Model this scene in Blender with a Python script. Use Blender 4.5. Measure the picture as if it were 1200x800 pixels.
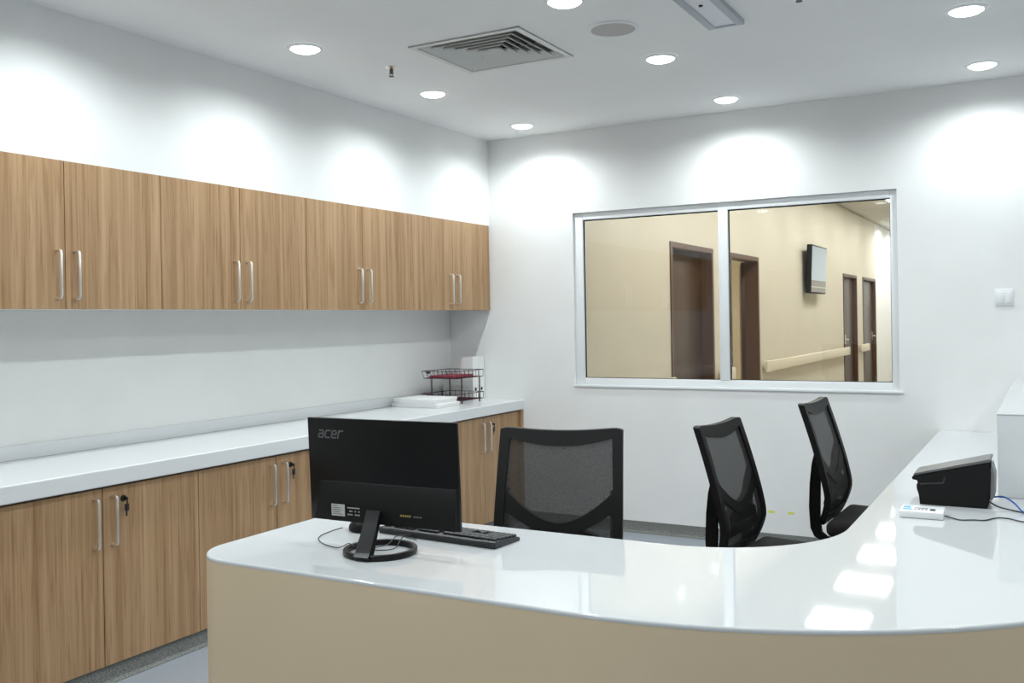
import bpy, bmesh, math, random
from mathutils import Vector, Matrix
random.seed(7)
S = bpy.context.scene
C = S.collection
for o in list(bpy.data.objects): bpy.data.objects.remove(o)

# ------------------------------------------------------------------ camera
F_PX, CX, CY, RHO = 1122.6, 600.0, 375.6, 0.0165
TH = math.atan(630.0 / 1122.6)
CAM_H = 1.41
Rv = Vector((math.cos(TH), math.sin(TH), 0)); Fv = Vector((-math.sin(TH), math.cos(TH), 0)); Zv = Vector((0, 0, 1))
right = Rv * math.cos(RHO) - Zv * math.sin(RHO)
up = Rv * math.sin(RHO) + Zv * math.cos(RHO)
cd = bpy.data.cameras.new('camera'); cam = bpy.data.objects.new('camera', cd); C.objects.link(cam)
m = Matrix((right, up, -Fv)).transposed().to_4x4(); m.translation = (0, 0, CAM_H)
cam.matrix_world = m
cd.sensor_fit = 'HORIZONTAL'; cd.sensor_width = 36; cd.lens = 36 * F_PX / 1200
cd.shift_x = 0; cd.shift_y = -(400 - CY) / 1200
cd.clip_start = .05; cd.clip_end = 100
S.camera = cam

# ------------------------------------------------------------------ world, exposure, light strengths
w = bpy.data.worlds.new('world'); S.world = w; w.use_nodes = True
w.node_tree.nodes['Background'].inputs[0].default_value = (.9, .95, 1, 1)
w.node_tree.nodes['Background'].inputs[1].default_value = .15
S.view_settings.view_transform = 'Standard'; S.view_settings.look = 'None'
S.view_settings.exposure = 0.25; S.view_settings.gamma = 1; S.view_settings.use_curve_mapping = False
SPOT_W = 20.0
SPOT_COL = (.905, .98, 1.0)
SPOT_ANGLE, SPOT_BLEND = math.radians(168), .75
LENS_EMIT = 7.0
PANEL_EMIT = 22.0

# ------------------------------------------------------------------ helpers
def lin(c): return tuple(((v / 255) / 12.92 if v / 255 <= .04045 else (((v / 255) + .055) / 1.055) ** 2.4) for v in c)
def mat(name, rgb, rough=.5, metal=0, spec=.5, coat=0, emit=None, estr=0):
    M = bpy.data.materials.new(name); M.use_nodes = True
    b = M.node_tree.nodes['Principled BSDF']
    b.inputs['Base Color'].default_value = (*rgb, 1); b.inputs['Roughness'].default_value = rough
    b.inputs['Metallic'].default_value = metal; b.inputs['Specular IOR Level'].default_value = spec
    b.inputs['Coat Weight'].default_value = coat; b.inputs['Coat Roughness'].default_value = .05
    if emit: b.inputs['Emission Color'].default_value = (*emit, 1); b.inputs['Emission Strength'].default_value = estr
    return M
def nodes(M): return M.node_tree.nodes, M.node_tree.links, M.node_tree.nodes['Principled BSDF']
def speckle(M, c1, c2, scale, detail=3, lo=.35, hi=.65, vec_scale=(1, 1, 1), bump=0):
    n, l, b = nodes(M)
    g = n.new('ShaderNodeNewGeometry'); mp = n.new('ShaderNodeMapping'); mp.inputs['Scale'].default_value = vec_scale
    t = n.new('ShaderNodeTexNoise'); t.inputs['Scale'].default_value = scale; t.inputs['Detail'].default_value = detail
    r = n.new('ShaderNodeValToRGB'); r.color_ramp.elements[0].position = lo; r.color_ramp.elements[1].position = hi
    r.color_ramp.elements[0].color = (*c1, 1); r.color_ramp.elements[1].color = (*c2, 1)
    l.new(g.outputs['Position'], mp.inputs[0]); l.new(mp.outputs[0], t.inputs['Vector'])
    l.new(t.outputs['Fac'], r.inputs[0]); l.new(r.outputs[0], b.inputs['Base Color'])
    if bump:
        bp = n.new('ShaderNodeBump'); bp.inputs['Strength'].default_value = bump; bp.inputs['Distance'].default_value = .002
        l.new(t.outputs['Fac'], bp.inputs['Height']); l.new(bp.outputs[0], b.inputs['Normal'])
    return M

def wood_mat():
    M = mat('oak_laminate', (.4, .27, .15), .45, spec=.35); n, l, b = nodes(M)
    g = n.new('ShaderNodeNewGeometry')
    def noise(sc, scale, det=2):
        mp = n.new('ShaderNodeMapping'); mp.inputs['Scale'].default_value = sc
        t = n.new('ShaderNodeTexNoise'); t.inputs['Scale'].default_value = scale; t.inputs['Detail'].default_value = det
        l.new(g.outputs['Position'], mp.inputs[0]); l.new(mp.outputs[0], t.inputs['Vector']); return t.outputs['Fac']
    a = noise((1, 1, .006), 22, 1)        # broad vertical planks
    f = noise((1, 1, .012), 120, 3)       # fine grain streaks
    h = noise((1, 1, .05), 75, 4)         # short dark pores
    r = n.new('ShaderNodeValToRGB'); e = r.color_ramp.elements
    e[0].position = .32; e[0].color = (*lin((152, 118, 84)), 1); e[1].position = .68; e[1].color = (*lin((190, 157, 120)), 1)
    mx = n.new('ShaderNodeMix'); mx.data_type = 'FLOAT'; mx.inputs['Factor'].default_value = .5
    l.new(a, mx.inputs['A']); l.new(f, mx.inputs['B']); l.new(mx.outputs['Result'], r.inputs[0])
    r2 = n.new('ShaderNodeValToRGB'); q = r2.color_ramp.elements
    q[0].position = .33; q[0].color = (.80, .74, .66, 1); q[1].position = .47; q[1].color = (1, 1, 1, 1)
    l.new(h, r2.inputs[0])
    mm = n.new('ShaderNodeMix'); mm.data_type = 'RGBA'; mm.blend_type = 'MULTIPLY'; mm.inputs['Factor'].default_value = 1
    l.new(r.outputs[0], mm.inputs['A']); l.new(r2.outputs[0], mm.inputs['B']); l.new(mm.outputs['Result'], b.inputs['Base Color'])
    return M
def mixmat(name, build):
    M = bpy.data.materials.new(name); M.use_nodes = True; n = M.node_tree.nodes; l = M.node_tree.links
    n.clear(); out = n.new('ShaderNodeOutputMaterial'); build(n, l, out); return M
def glass_build(n, l, out):
    t = n.new('ShaderNodeBsdfTransparent'); t.inputs[0].default_value = (.93, .95, .94, 1)
    g = n.new('ShaderNodeBsdfGlossy'); g.inputs['Roughness'].default_value = .02
    fr = n.new('ShaderNodeFresnel'); fr.inputs[0].default_value = 1.5
    x = n.new('ShaderNodeMixShader'); l.new(fr.outputs[0], x.inputs[0]); l.new(t.outputs[0], x.inputs[1]); l.new(g.outputs[0], x.inputs[2])
    l.new(x.outputs[0], out.inputs[0])
def mesh_build(n, l, out):
    t = n.new('ShaderNodeBsdfTransparent'); d = n.new('ShaderNodeBsdfPrincipled')
    d.inputs['Base Color'].default_value = (.017, .016, .015, 1); d.inputs['Roughness'].default_value = .7
    tc = n.new('ShaderNodeTexCoord'); mp = n.new('ShaderNodeMapping'); mp.inputs['Rotation'].default_value = (0, .78, 0)
    ck = n.new('ShaderNodeTexVoronoi'); ck.inputs['Scale'].default_value = 420
    r = n.new('ShaderNodeMapRange'); r.inputs['From Min'].default_value = 0; r.inputs['From Max'].default_value = .8
    r.inputs['To Min'].default_value = .82; r.inputs['To Max'].default_value = .92
    l.new(tc.outputs['Object'], mp.inputs[0]); l.new(mp.outputs[0], ck.inputs['Vector']); l.new(ck.outputs['Distance'], r.inputs[0])
    x = n.new('ShaderNodeMixShader'); l.new(r.outputs[0], x.inputs[0]); l.new(t.outputs[0], x.inputs[1]); l.new(d.outputs[0], x.inputs[2])
    l.new(x.outputs[0], out.inputs[0])

M = {}
M['wall'] = speckle(mat('wall_paint', (.84, .84, .83), .75, spec=.2), (.83, .83, .82), (.86, .86, .85), 3)
M['ceil'] = speckle(mat('ceiling_paint', (.8, .8, .79), .85, spec=.15), (.86, .86, .855), (.88, .88, .875), 2)
M['floor'] = speckle(mat('vinyl_floor', (.3, .33, .37), .35, spec=.4), lin((146, 152, 160)), lin((164, 170, 178)), 140, 4)
M['skirt'] = speckle(mat('vinyl_skirting', (.2, .2, .2), .45, spec=.3), lin((96, 98, 96)), lin((150, 152, 148)), 160, 4, .35, .75)
M['wood'] = wood_mat()
M['carcass'] = mat('white_carcass', (.8, .79, .76), .6, spec=.25)
M['dark'] = mat('shadow_gap', (.03, .022, .018), .8)
M['counter'] = mat('white_solid_surface', (.65, .665, .675), .035, spec=.5)
M['counter2'] = mat('white_worktop', (.76, .775, .785), .22, spec=.45)
M['fascia'] = speckle(mat('beige_laminate', (.5, .45, .35), .5, spec=.3), lin((229, 207, 174)), lin((232, 210, 178)), 2)
M['steel'] = mat('satin_steel', (.88, .86, .82), .32, metal=1)
M['lockblack'] = mat('black_plastic', (.015, .015, .015), .4)
M['black'] = mat('black_matte_plastic', (.007, .0065, .0065), .5, spec=.22)
M['blackgloss'] = mat('black_gloss_plastic', (.006, .0055, .0055), .3, spec=.25)
M['fabric'] = speckle(mat('black_fabric', (.02, .02, .02), .9, spec=.2), (.014, .013, .013), (.028, .026, .025), 400)
M['mesh'] = mixmat('black_mesh', mesh_build)
M['glass'] = mixmat('window_glass', glass_build)
M['alu'] = mat('white_aluminium', (.84, .86, .87), .3, spec=.5)
M['gasket'] = mat('rubber_gasket', (.03, .035, .03), .7)
M['white'] = mat('white_plastic', (.82, .83, .84), .35)
M['paper'] = mat('white_card', (.85, .85, .84), .7, spec=.2)
M['lens'] = mat('lamp_lens', (.9, .9, .9), .5, emit=(.93, 1, 1), estr=LENS_EMIT)
M['panel'] = mat('light_panel_diffuser', (.9, .9, .9), .5, emit=(1, .97, .92), estr=PANEL_EMIT)
M['warmpanel'] = mat('warm_light_diffuser', (.9, .9, .9), .5, emit=(1, .84, .6), estr=60)
M['grille'] = mat('grey_grille', (.5, .49, .47), .7)
M['vent'] = mat('vent_paint', (.72, .72, .70), .5)
M['ventdark'] = mat('duct_dark', (.03, .028, .026), .9)
M['brass'] = mat('dark_bronze', (.16, .12, .08), .4, metal=1)
M['greyframe'] = mat('grey_metal', (.40, .43, .48), .45)
M['greypanel'] = mat('frosted_acrylic', (.72, .74, .80), .4)
M['cream'] = speckle(mat('corridor_cream_paint', (.62, .53, .38), .6, spec=.25), lin((213, 207, 192)), lin((216, 210, 195)), 2)
M['rail'] = mat('cream_handrail', lin((226, 217, 198)), .45)
M['brown'] = speckle(mat('dark_brown_veneer', (.05, .03, .02), .35, spec=.45), lin((58, 38, 30)), lin((72, 50, 40)), 30, 3, vec_scale=(1, 1, .06))
M['brownframe'] = mat('brown_frame', lin((92, 66, 50)), .45)
M['tile'] = speckle(mat('mineral_tile', (.7, .68, .62), .9, spec=.1), (.62, .60, .55), (.70, .68, .63), 60)
M['corrfloor'] = mat('corridor_vinyl', lin((168, 160, 146)), .35)
M['redwire'] = mat('maroon_wire', (.06, .018, .02), .4, metal=.2)
M['redpaper'] = mat('red_paper', (.24, .03, .05), .6)
M['greyplastic'] = mat('grey_plastic', (.22, .22, .215), .45)
M['lidgrey'] = mat('printer_lid_grey', (.13, .13, .127), .4)
M['darkgrey'] = mat('dark_grey_plastic', (.03, .029, .028), .4)
M['keys'] = mat('key_caps', (.03, .031, .033), .5)
M['kbd'] = mat('keyboard_body', (.025, .026, .028), .4)
M['blue'] = mat('blue_cable', (.03, .12, .4), .45)
M['bluelabel'] = mat('blue_sticker', (.12, .42, .8), .5)
M['yellow'] = mat('yellow_tape', (.75, .78, .16), .6)
M['print'] = mat('grey_lettering', (.13, .13, .13), .4)
M['pale'] = mat('pale_print', (.5, .5, .46), .6)
M['ochre'] = mat('ochre_print', (.35, .29, .07), .6)

ORG = {}   # world origin of each object's frame (unrotated things)
def link(o, name_parent=None): C.objects.link(o); return o
def shade(me, ang=35):
    bm = bmesh.new(); bm.from_mesh(me)
    for f in bm.faces: f.smooth = True
    for e in bm.edges:
        e.smooth = len(e.link_faces) == 2 and e.calc_face_angle(9) < math.radians(ang)
    bm.to_mesh(me); bm.free()
def thing(name, label, cat, loc=(0, 0, 0), rotz=0, group=None):
    o = bpy.data.objects.new(name, None); C.objects.link(o); o.empty_display_size = .1
    o.location = loc; o.rotation_euler = (0, 0, rotz); ORG[o.name] = Vector(loc)
    tag(o, label, cat, group); return o
def tag(o, label=None, cat=None, group=None, kind=None):
    if label: o['label'] = label
    if cat: o['category'] = cat
    if group: o['group'] = group
    if kind: o['kind'] = kind
    return o
def flatn(o):
    md = o.modifiers.new('weighted_normals', 'WEIGHTED_NORMAL'); md.keep_sharp = True; md.weight = 100; return o
def obj(name, bm, material, parent=None, local=False, smooth=True):
    """link a bmesh as one object; world coordinates unless local"""
    if parent is not None and not local:
        bmesh.ops.translate(bm, verts=bm.verts, vec=-ORG[parent.name])
    me = bpy.data.meshes.new(name); bm.normal_update(); bm.to_mesh(me); bm.free()
    me.materials.append(M[material] if isinstance(material, str) else material)
    if smooth: shade(me)
    o = bpy.data.objects.new(name, me); C.objects.link(o)
    if parent is not None: o.parent = parent; ORG[o.name] = ORG[parent.name].copy()
    else: ORG[o.name] = Vector((0, 0, 0))
    return o
def struct(name, bm, material, parent=None, label=None):
    o = obj(name, bm, material, parent)
    if parent is None: o['kind'] = 'structure'
    if label: o['label'] = label
    return o
def nb(): return bmesh.new()
def box(bm, lo, hi, bev=0, seg=2, mtx=None):
    r = bmesh.ops.create_cube(bm, size=1)['verts']
    s = [hi[i] - lo[i] for i in range(3)]; c = [(hi[i] + lo[i]) / 2 for i in range(3)]
    for v in r: v.co = Vector((v.co.x * s[0] + c[0], v.co.y * s[1] + c[1], v.co.z * s[2] + c[2]))
    if bev:
        es = list({e for v in r for e in v.link_edges})
        q = bmesh.ops.bevel(bm, geom=es, offset=bev, segments=seg, affect='EDGES', profile=.5)
        r = list({v for f in q['faces'] for v in f.verts} | {v for v in r if v.is_valid})
    if mtx is not None: bmesh.ops.transform(bm, matrix=mtx, verts=r)
    return bm
def bx(lo, hi, bev=0, seg=2, mtx=None): return box(nb(), lo, hi, bev, seg, mtx)
def tube(bm, pts, r, n=8, closed=False, caps=True):
    pts = [Vector(p) for p in pts]; N = len(pts); rings = []
    rad = r if isinstance(r, (list, tuple)) else [r] * N
    prev = None
    for i, p in enumerate(pts):
        if closed: t = pts[(i + 1) % N] - pts[i - 1]
        else: t = pts[min(i + 1, N - 1)] - pts[max(i - 1, 0)]
        t.normalize()
        if prev is None:
            a = Vector((0, 0, 1)) if abs(t.z) < .9 else Vector((1, 0, 0))
            u = t.cross(a).normalized()
        else:
            u = (prev - t * prev.dot(t)).normalized()
        prev = u; v = t.cross(u)
        rings.append([bm.verts.new(p + (u * math.cos(k * 2 * math.pi / n) + v * math.sin(k * 2 * math.pi / n)) * rad[i]) for k in range(n)])
    for i in range(N if closed else N - 1):
        a, b = rings[i], rings[(i + 1) % N]
        for k in range(n): bm.faces.new((a[k], a[(k + 1) % n], b[(k + 1) % n], b[k]))
    if caps and not closed:
        bm.faces.new(rings[0][::-1]); bm.faces.new(rings[-1])
    bmesh.ops.recalc_face_normals(bm, faces=bm.faces)
    return bm
def lathe(bm, prof, c=(0, 0, 0), n=32):
    """prof: list of (r,z); revolved about z through c"""
    rings = []
    for r, z in prof:
        if r < 1e-6: rings.append([bm.verts.new((c[0], c[1], c[2] + z))])
        else: rings.append([bm.verts.new((c[0] + r * math.cos(k * 2 * math.pi / n), c[1] + r * math.sin(k * 2 * math.pi / n), c[2] + z)) for k in range(n)])
    for a, b in zip(rings, rings[1:]):
        for k in range(n):
            k2 = (k + 1) % n
            vs = [a[k % len(a)], a[k2 % len(a)], b[k2 % len(b)], b[k % len(b)]]
            vs = list(dict.fromkeys(vs))
            if len(vs) > 2: bm.faces.new(vs)
    bmesh.ops.recalc_face_normals(bm, faces=bm.faces)
    return bm
def prism(bm, poly, z0, z1, bev_top=0, seg=3):
    """poly: ccw list of (x,y), extruded z0..z1, optional rounded top edge by inset rings"""
    n = len(poly); levels = [(z0, 0)]
    if bev_top:
        for k in range(seg + 1):
            a = k / seg * math.pi / 2
            levels.append((z1 - bev_top + bev_top * math.sin(a), bev_top * (1 - math.cos(a))))
    else: levels.append((z1, 0))
    nrm = []
    for i in range(n):
        p0, p1, p2 = Vector(poly[i - 1]), Vector(poly[i]), Vector(poly[(i + 1) % n])
        a = (p1 - p0).normalized(); b = (p2 - p1).normalized()
        na, nb_ = Vector((-a.y, a.x)), Vector((-b.y, b.x)); h = (na + nb_)
        nrm.append(h / max(.3, h.dot(na)))
    rings = [[bm.verts.new((poly[i][0] + nrm[i].x * d, poly[i][1] + nrm[i].y * d, z)) for i in range(n)] for z, d in levels]
    for a, b in zip(rings, rings[1:]):
        for i in range(n): bm.faces.new((a[i], a[(i + 1) % n], b[(i + 1) % n], b[i]))
    bm.faces.new(rings[0][::-1]); bm.faces.new(rings[-1])
    return bm
def arc(cx, cy, r, a0, a1, n): return [(cx + r * math.cos(math.radians(a0 + (a1 - a0) * k / n)), cy + r * math.sin(math.radians(a0 + (a1 - a0) * k / n))) for k in range(n + 1)]
def extrude_y(bm, poly, y0, y1):
    """poly of (x,z) in the xz plane, extruded along y"""
    a = [bm.verts.new((x, y0, z)) for x, z in poly]; b = [bm.verts.new((x, y1, z)) for x, z in poly]; n = len(poly)
    bm.faces.new(a); bm.faces.new(b[::-1])
    for i in range(n): bm.faces.new((a[i], b[i], b[(i + 1) % n], a[(i + 1) % n]))
    bmesh.ops.recalc_face_normals(bm, faces=bm.faces); return bm
def copy_tree(o, parent=None):
    c = o.copy(); C.objects.link(c)
    if parent is not None: c.parent = parent
    ORG[c.name] = ORG[o.name].copy()
    for ch in list(o.children): copy_tree(ch, c)
    return c

# ------------------------------------------------------------------ room shell
YB, XB, XR, HC = 5.923, -3.5, -3.845, 2.7       # window wall, bulkhead face, recess wall, ceiling
XE, YE = 3.2, -2.6                              # far sides behind the camera
struct('floor', bx((XR - .1, YE, -.1), (XE, YB, 0)), 'floor')
# ceiling with a square opening for the diffuser
VX0, VX1, VY0, VY1 = -2.60, -2.01, 3.682, 4.238
hx0, hx1, hy0, hy1 = VX0 + .03, VX1 - .03, VY0 + .03, VY1 - .03
b = nb()
for lo, hi in (((XR - .1, YE), (hx0, YB + .15)), ((hx1, YE), (XE, YB + .15)), ((hx0, YE), (hx1, hy0)), ((hx0, hy1), (hx1, YB + .15))):
    box(b, (*lo, HC), (*hi, HC + .12))
struct('ceiling', b, 'ceil')
b = nb(); box(b, (XR - .1, YE, 0), (XR, YB, HC)); struct('wall_left', b, 'wall', label='white recess wall between base and wall cabinets')
struct('trim_1', bx((XR, YE, 2.0927), (XB, YB, HC)), 'wall', label='white painted bulkhead above the wall cabinets')
# window wall
WX0, WX1, WZ0, WZ1 = -2.837, -.762, .965, 2.137
b = nb()
box(b, (XR - .1, YB, 0), (WX0, YB + .15, HC)); box(b, (WX1, YB, 0), (XE, YB + .15, HC))
box(b, (WX0, YB, 0), (WX1, YB + .15, WZ0)); box(b, (WX0, YB, WZ1), (WX1, YB + .15, HC + .6))
struct('wall_back', b, 'wall')
struct('wall_right', bx((XE, YE, 0), (XE + .1, YB + .15, HC)), 'wall')
struct('wall_front', bx((XR - .1, YE - .1, 0), (XE + .1, YE, HC)), 'wall')
# coved vinyl skirting
def skirt_profile(bm, p0, p1, nrm, h=.073):
    prof = [(0, h), (.004, h), (.005, .03), (.012, .012), (.03, .003), (.03, .0005), (0, .0005)]
    p0, p1, n = Vector(p0), Vector(p1), Vector(nrm)
    a = [bm.verts.new(p0 + n * d + Vector((0, 0, z))) for d, z in prof]; c = [bm.verts.new(p1 + n * d + Vector((0, 0, z))) for d, z in prof]
    k = len(prof)
    for i in range(k): bm.faces.new((a[i], c[i], c[(i + 1) % k], a[(i + 1) % k]))
    bm.faces.new(a); bm.faces.new(c[::-1]); bmesh.ops.recalc_face_normals(bm, faces=bm.faces); return bm
struct('baseboard_back', skirt_profile(nb(), (-3.23, YB, 0), (.33, YB, 0), (0, -1, 0)), 'skirt', label='grey speckled coved vinyl skirting')

# window
win = thing('window_1', 'white framed two pane interior window overlooking the corridor', None, (-1.8, YB + .06, WZ0)); win['kind'] = 'structure'
fy0, fy1 = YB + .022, YB + .075
GX0, GX1, GZ0, GZ1, MX0, MX1 = -2.772, -.802, 1.012, 2.088, -1.826, -1.765
g = .0
obj('frame_jamb', bx((WX0, fy0, WZ0), (GX0, fy1, WZ1), .003), 'alu', win)
obj('frame_jamb', bx((GX1, fy0, WZ0), (WX1, fy1, WZ1), .003), 'alu', win)
obj('frame_head', bx((GX0, fy0, GZ1), (GX1, fy1, WZ1), .003), 'alu', win)
obj('frame_sill', bx((GX0, fy0, WZ0), (GX1, fy1, GZ0), .003), 'alu', win)
obj('mullion', bx((MX0, fy0 - .006, GZ0), (MX1, fy1, GZ1), .003), 'alu', win)
for x0, x1 in ((GX0, MX0), (MX1, GX1)):
    obj('pane', bx((x0 + .002, YB + .046, GZ0 + .002), (x1 - .002, YB + .052, GZ1 - .002)), 'glass', win)
    b = nb()
    for lo, hi in (((x0, GZ0), (x0 + .007, GZ1)), ((x1 - .004, GZ0), (x1, GZ1)), ((x0 + .007, GZ1 - .007), (x1 - .004, GZ1)), ((x0 + .007, GZ0), (x1 - .004, GZ0 + .004))):
        box(b, (lo[0], YB + .036, lo[1]), (hi[0], YB + .045, hi[1]))
    obj('gasket', b, 'gasket', win)
obj('window_sill', bx((WX0 - .004, YB - .012, WZ0 - .014), (WX1 + .022, YB + .022, WZ0 + .002), .003), 'alu', win)

# ------------------------------------------------------------------ corridor behind the window
CXL, CXR, CY0, CY1, CHC = -2.965, -.35, YB + .15, 22.5, 3.2
DZ = 2.1
doors = [(8.19, 9.44), (10.02, 11.18), (16.45, 17.72), (18.34, 19.80)]
b = nb(); ys = CY0
for d0, d1 in doors:
    box(b, (CXL - .14, ys, 0), (CXL, d0, CHC)); box(b, (CXL - .14, d0, DZ), (CXL, d1, CHC)); ys = d1
box(b, (CXL - .14, ys, 0), (CXL, ys + .05, CHC))
struct('wall_corridor_left', b, 'cream')
struct('wall_corridor_far', bx((CXL - .14, ys + .05, 0), (CXL, CY1, CHC)), 'wall')
struct('wall_corridor_right', bx((CXR, CY0, 0), (CXR + .12, CY1, CHC)), 'cream')
struct('wall_corridor_end', bx((CXL - .14, CY1, 0), (CXR + .12, CY1 + .12, CHC)), 'wall')
struct('floor_corridor', bx((CXL - 3.2, CY0, -.1), (CXR + .12, CY1, 0)), 'corrfloor')
# suspended tile ceiling: slab, tiles proud of the joints, light panels
slab = struct('ceiling_corridor', bx((CXL - .14, CY0, CHC + .012), (CXR + .12, CY1, CHC + .1)), 'tile')
tb = bpy.data.meshes.new('ceiling_tile'); bm = bx((-.295, -.295, 0), (.295, .295, .014)); bm.to_mesh(tb); bm.free(); tb.materials.append(M['tile'])
panels = [(1, k) for k in (6, 8, 11, 13, 16, 18, 21, 23)]
PX0, PY0 = CXL + .465, 6.5
ORD = ['first', 'second', 'third', 'fourth', 'fifth', 'sixth', 'seventh', 'eighth', 'ninth', 'tenth']
lamp_rows = (7.1, 8.6, 10.1, 11.6, 13.1, 14.6, 16.1, 17.6, 19.4, 20.9)
def near_lamp(x, y): return abs(x + 1.91) < .31 and min(abs(y - r) for r in lamp_rows) < .45
for i in range(4):
    for j in range(26):
        x, y = CXL + .455 + .6 * i, CY0 + .4 + .6 * j
        if x + .3 > CXR or near_lamp(x, y): continue
        t = bpy.data.objects.new('ceiling_tile', tb); C.objects.link(t); t.location = (x, y, CHC); t.parent = slab
for y in lamp_rows:
    t = thing('ceiling_panel_light', 'square panel light in the corridor ceiling, %s from the window' % ORD[lamp_rows.index(y)], 'light', (-1.91, y, CHC - .01), group='corridor panel lights')
    bq = nb()
    for lo, hi in (((-.31, -.31), (-.28, .31)), ((.28, -.31), (.31, .31)), ((-.28, -.31), (.28, -.28)), ((-.28, .28), (.28, .31))): box(bq, (*lo, 0), (*hi, .022))
    obj('frame', bq, 'alu', t, local=True)
    obj('diffuser', bx((-.28, -.28, .004), (.28, .28, .022)), 'panel', t, local=True)
# doors
for k, (d0, d1) in enumerate(doors):
    dr = thing('door_%d' % (k + 1), ['dark brown corridor door beside the window corner', 'dark brown corridor door standing open', 'dark brown closed corridor door beyond the television', 'dark brown closed corridor door at the far end'][k], None, (CXL, (d0 + d1) / 2, 0))
    dr['kind'] = 'structure'
    b = nb(); fw = .05
    box(b, (CXL - .15, d0, 0), (CXL + .012, d0 + fw, DZ)); box(b, (CXL - .15, d1 - fw, 0), (CXL + .012, d1, DZ)); box(b, (CXL - .15, d0 + fw, DZ - fw), (CXL + .012, d1 - fw, DZ))
    obj('door_frame', b, 'brownframe', dr)
    if k == 1:
        L = d1 - d0 - 2 * fw - .01
        lf = obj('door_leaf', bx((0, -.022, .01), (L, .022, DZ - fw - .005), .002, mtx=Matrix.Translation((CXL - .165, d1 - fw - .01, 0)) @ Matrix.Rotation(math.radians(107), 4, 'Z')), 'brown', dr)
    else:
        rx = CXL - (.10 if k == 0 else .05)
        lf = obj('door_leaf', bx((rx - .045, d0 + fw, .01), (rx, d1 - fw, DZ - fw), .002), 'brown', dr)
        if k == 0: continue
        hy = d1 - fw - .09
        if k == 2: hy = d0 + fw + .35
        b = nb(); tube(b, [(rx, hy, 1.0), (rx + .05, hy, 1.0), (rx + .055, hy - .02, 1.0), (rx + .055, hy - .14, 1.0)], .012, 8)
        box(b, (rx, hy - .025, .92), (rx + .008, hy + .025, 1.08), .002)
        obj('door_handle', b, 'steel', lf)
# side room behind the open door
b = nb(); box(b, (CXL - 3.3, 9.6, 0), (CXL - 3.2, 15, CHC)); box(b, (CXL - 3.2, 14.9, 0), (CXL - .14, 15, CHC)); box(b, (CXL - 3.2, 9.5, 0), (CXL - .14, 9.6, CHC))
struct('wall_side_room', b, 'cream')
struct('ceiling_side_room', bx((CXL - 3.2, 9.6, CHC - .3), (CXL - .14, 14.9, CHC - .2)), 'ceil')
t = thing('ceiling_panel_light', 'square panel light in the room behind the open corridor door', 'light', (CXL - 1.7, 12.2, CHC - .315))
obj('frame', bx((-.31, -.31, .0), (.31, .31, .015)), 'alu', t, local=True)
obj('diffuser', bx((-.28, -.28, -.003), (.28, .28, .001)), 'warmpanel', t, local=True)
# bumper handrail
for y0, y1 in ((CY0 + .02, 8.13), (9.5, 9.96), (11.26, 16.62), (17.76, 18.62)):
    b = nb(); box(b, (CXL + .035, y0, .755), (CXL + .075, y1, .885), .012)
    rl = obj('wall_handrail', b, 'rail'); tag(rl, ['cream handrail beside the first corridor door', 'short cream handrail stub between the two near corridor doors', 'long cream handrail below the wall television', 'short cream handrail stub between the far corridor doors'][[CY0 + .02, 9.5, 11.26, 17.76].index(y0)], 'handrail')
    yy = y0 + .12
    while yy < y1 - .05:
        obj('bracket', bx((CXL, yy - .03, .79), (CXL + .036, yy + .03, .85)), 'rail', rl); yy += .9
# television on the corridor wall
tv = thing('wall_television', 'flat television on a tilting wall bracket in the corridor', 'television', (CXL, 13.95, 1.72))
TM = Matrix.Translation((CXL + .13, 13.95, 2.055)) @ Matrix.Rotation(math.radians(2.5), 4, 'Y')
obj('casing', bx((-.07, -.5, -.335), (0, .5, .335), .008, mtx=TM), 'black', tv)
def screen_mat():  # reflection on the glossy screen painted in as glowing colour bands
    Mx = mat('tv_screen_painted_reflection', (.02, .02, .02), .15); n, l, bb = nodes(Mx)
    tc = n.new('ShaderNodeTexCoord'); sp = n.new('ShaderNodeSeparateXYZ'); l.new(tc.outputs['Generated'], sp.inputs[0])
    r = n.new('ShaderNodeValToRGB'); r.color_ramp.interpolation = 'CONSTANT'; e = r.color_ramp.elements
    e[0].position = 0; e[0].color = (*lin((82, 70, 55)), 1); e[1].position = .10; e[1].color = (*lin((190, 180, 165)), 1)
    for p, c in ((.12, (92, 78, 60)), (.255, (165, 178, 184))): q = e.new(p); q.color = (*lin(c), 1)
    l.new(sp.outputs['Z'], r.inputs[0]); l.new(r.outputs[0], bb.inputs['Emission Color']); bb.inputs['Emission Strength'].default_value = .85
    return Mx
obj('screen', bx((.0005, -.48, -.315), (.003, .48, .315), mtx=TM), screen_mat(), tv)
b = nb(); box(b, (CXL, 13.85, 1.92), (CXL + .02, 14.05, 2.2)); tube(b, [(CXL + .01, 13.95, 2.06), (CXL + .08, 13.95, 2.06)], .025)
obj('wall_bracket', b, 'black', tv)

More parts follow.
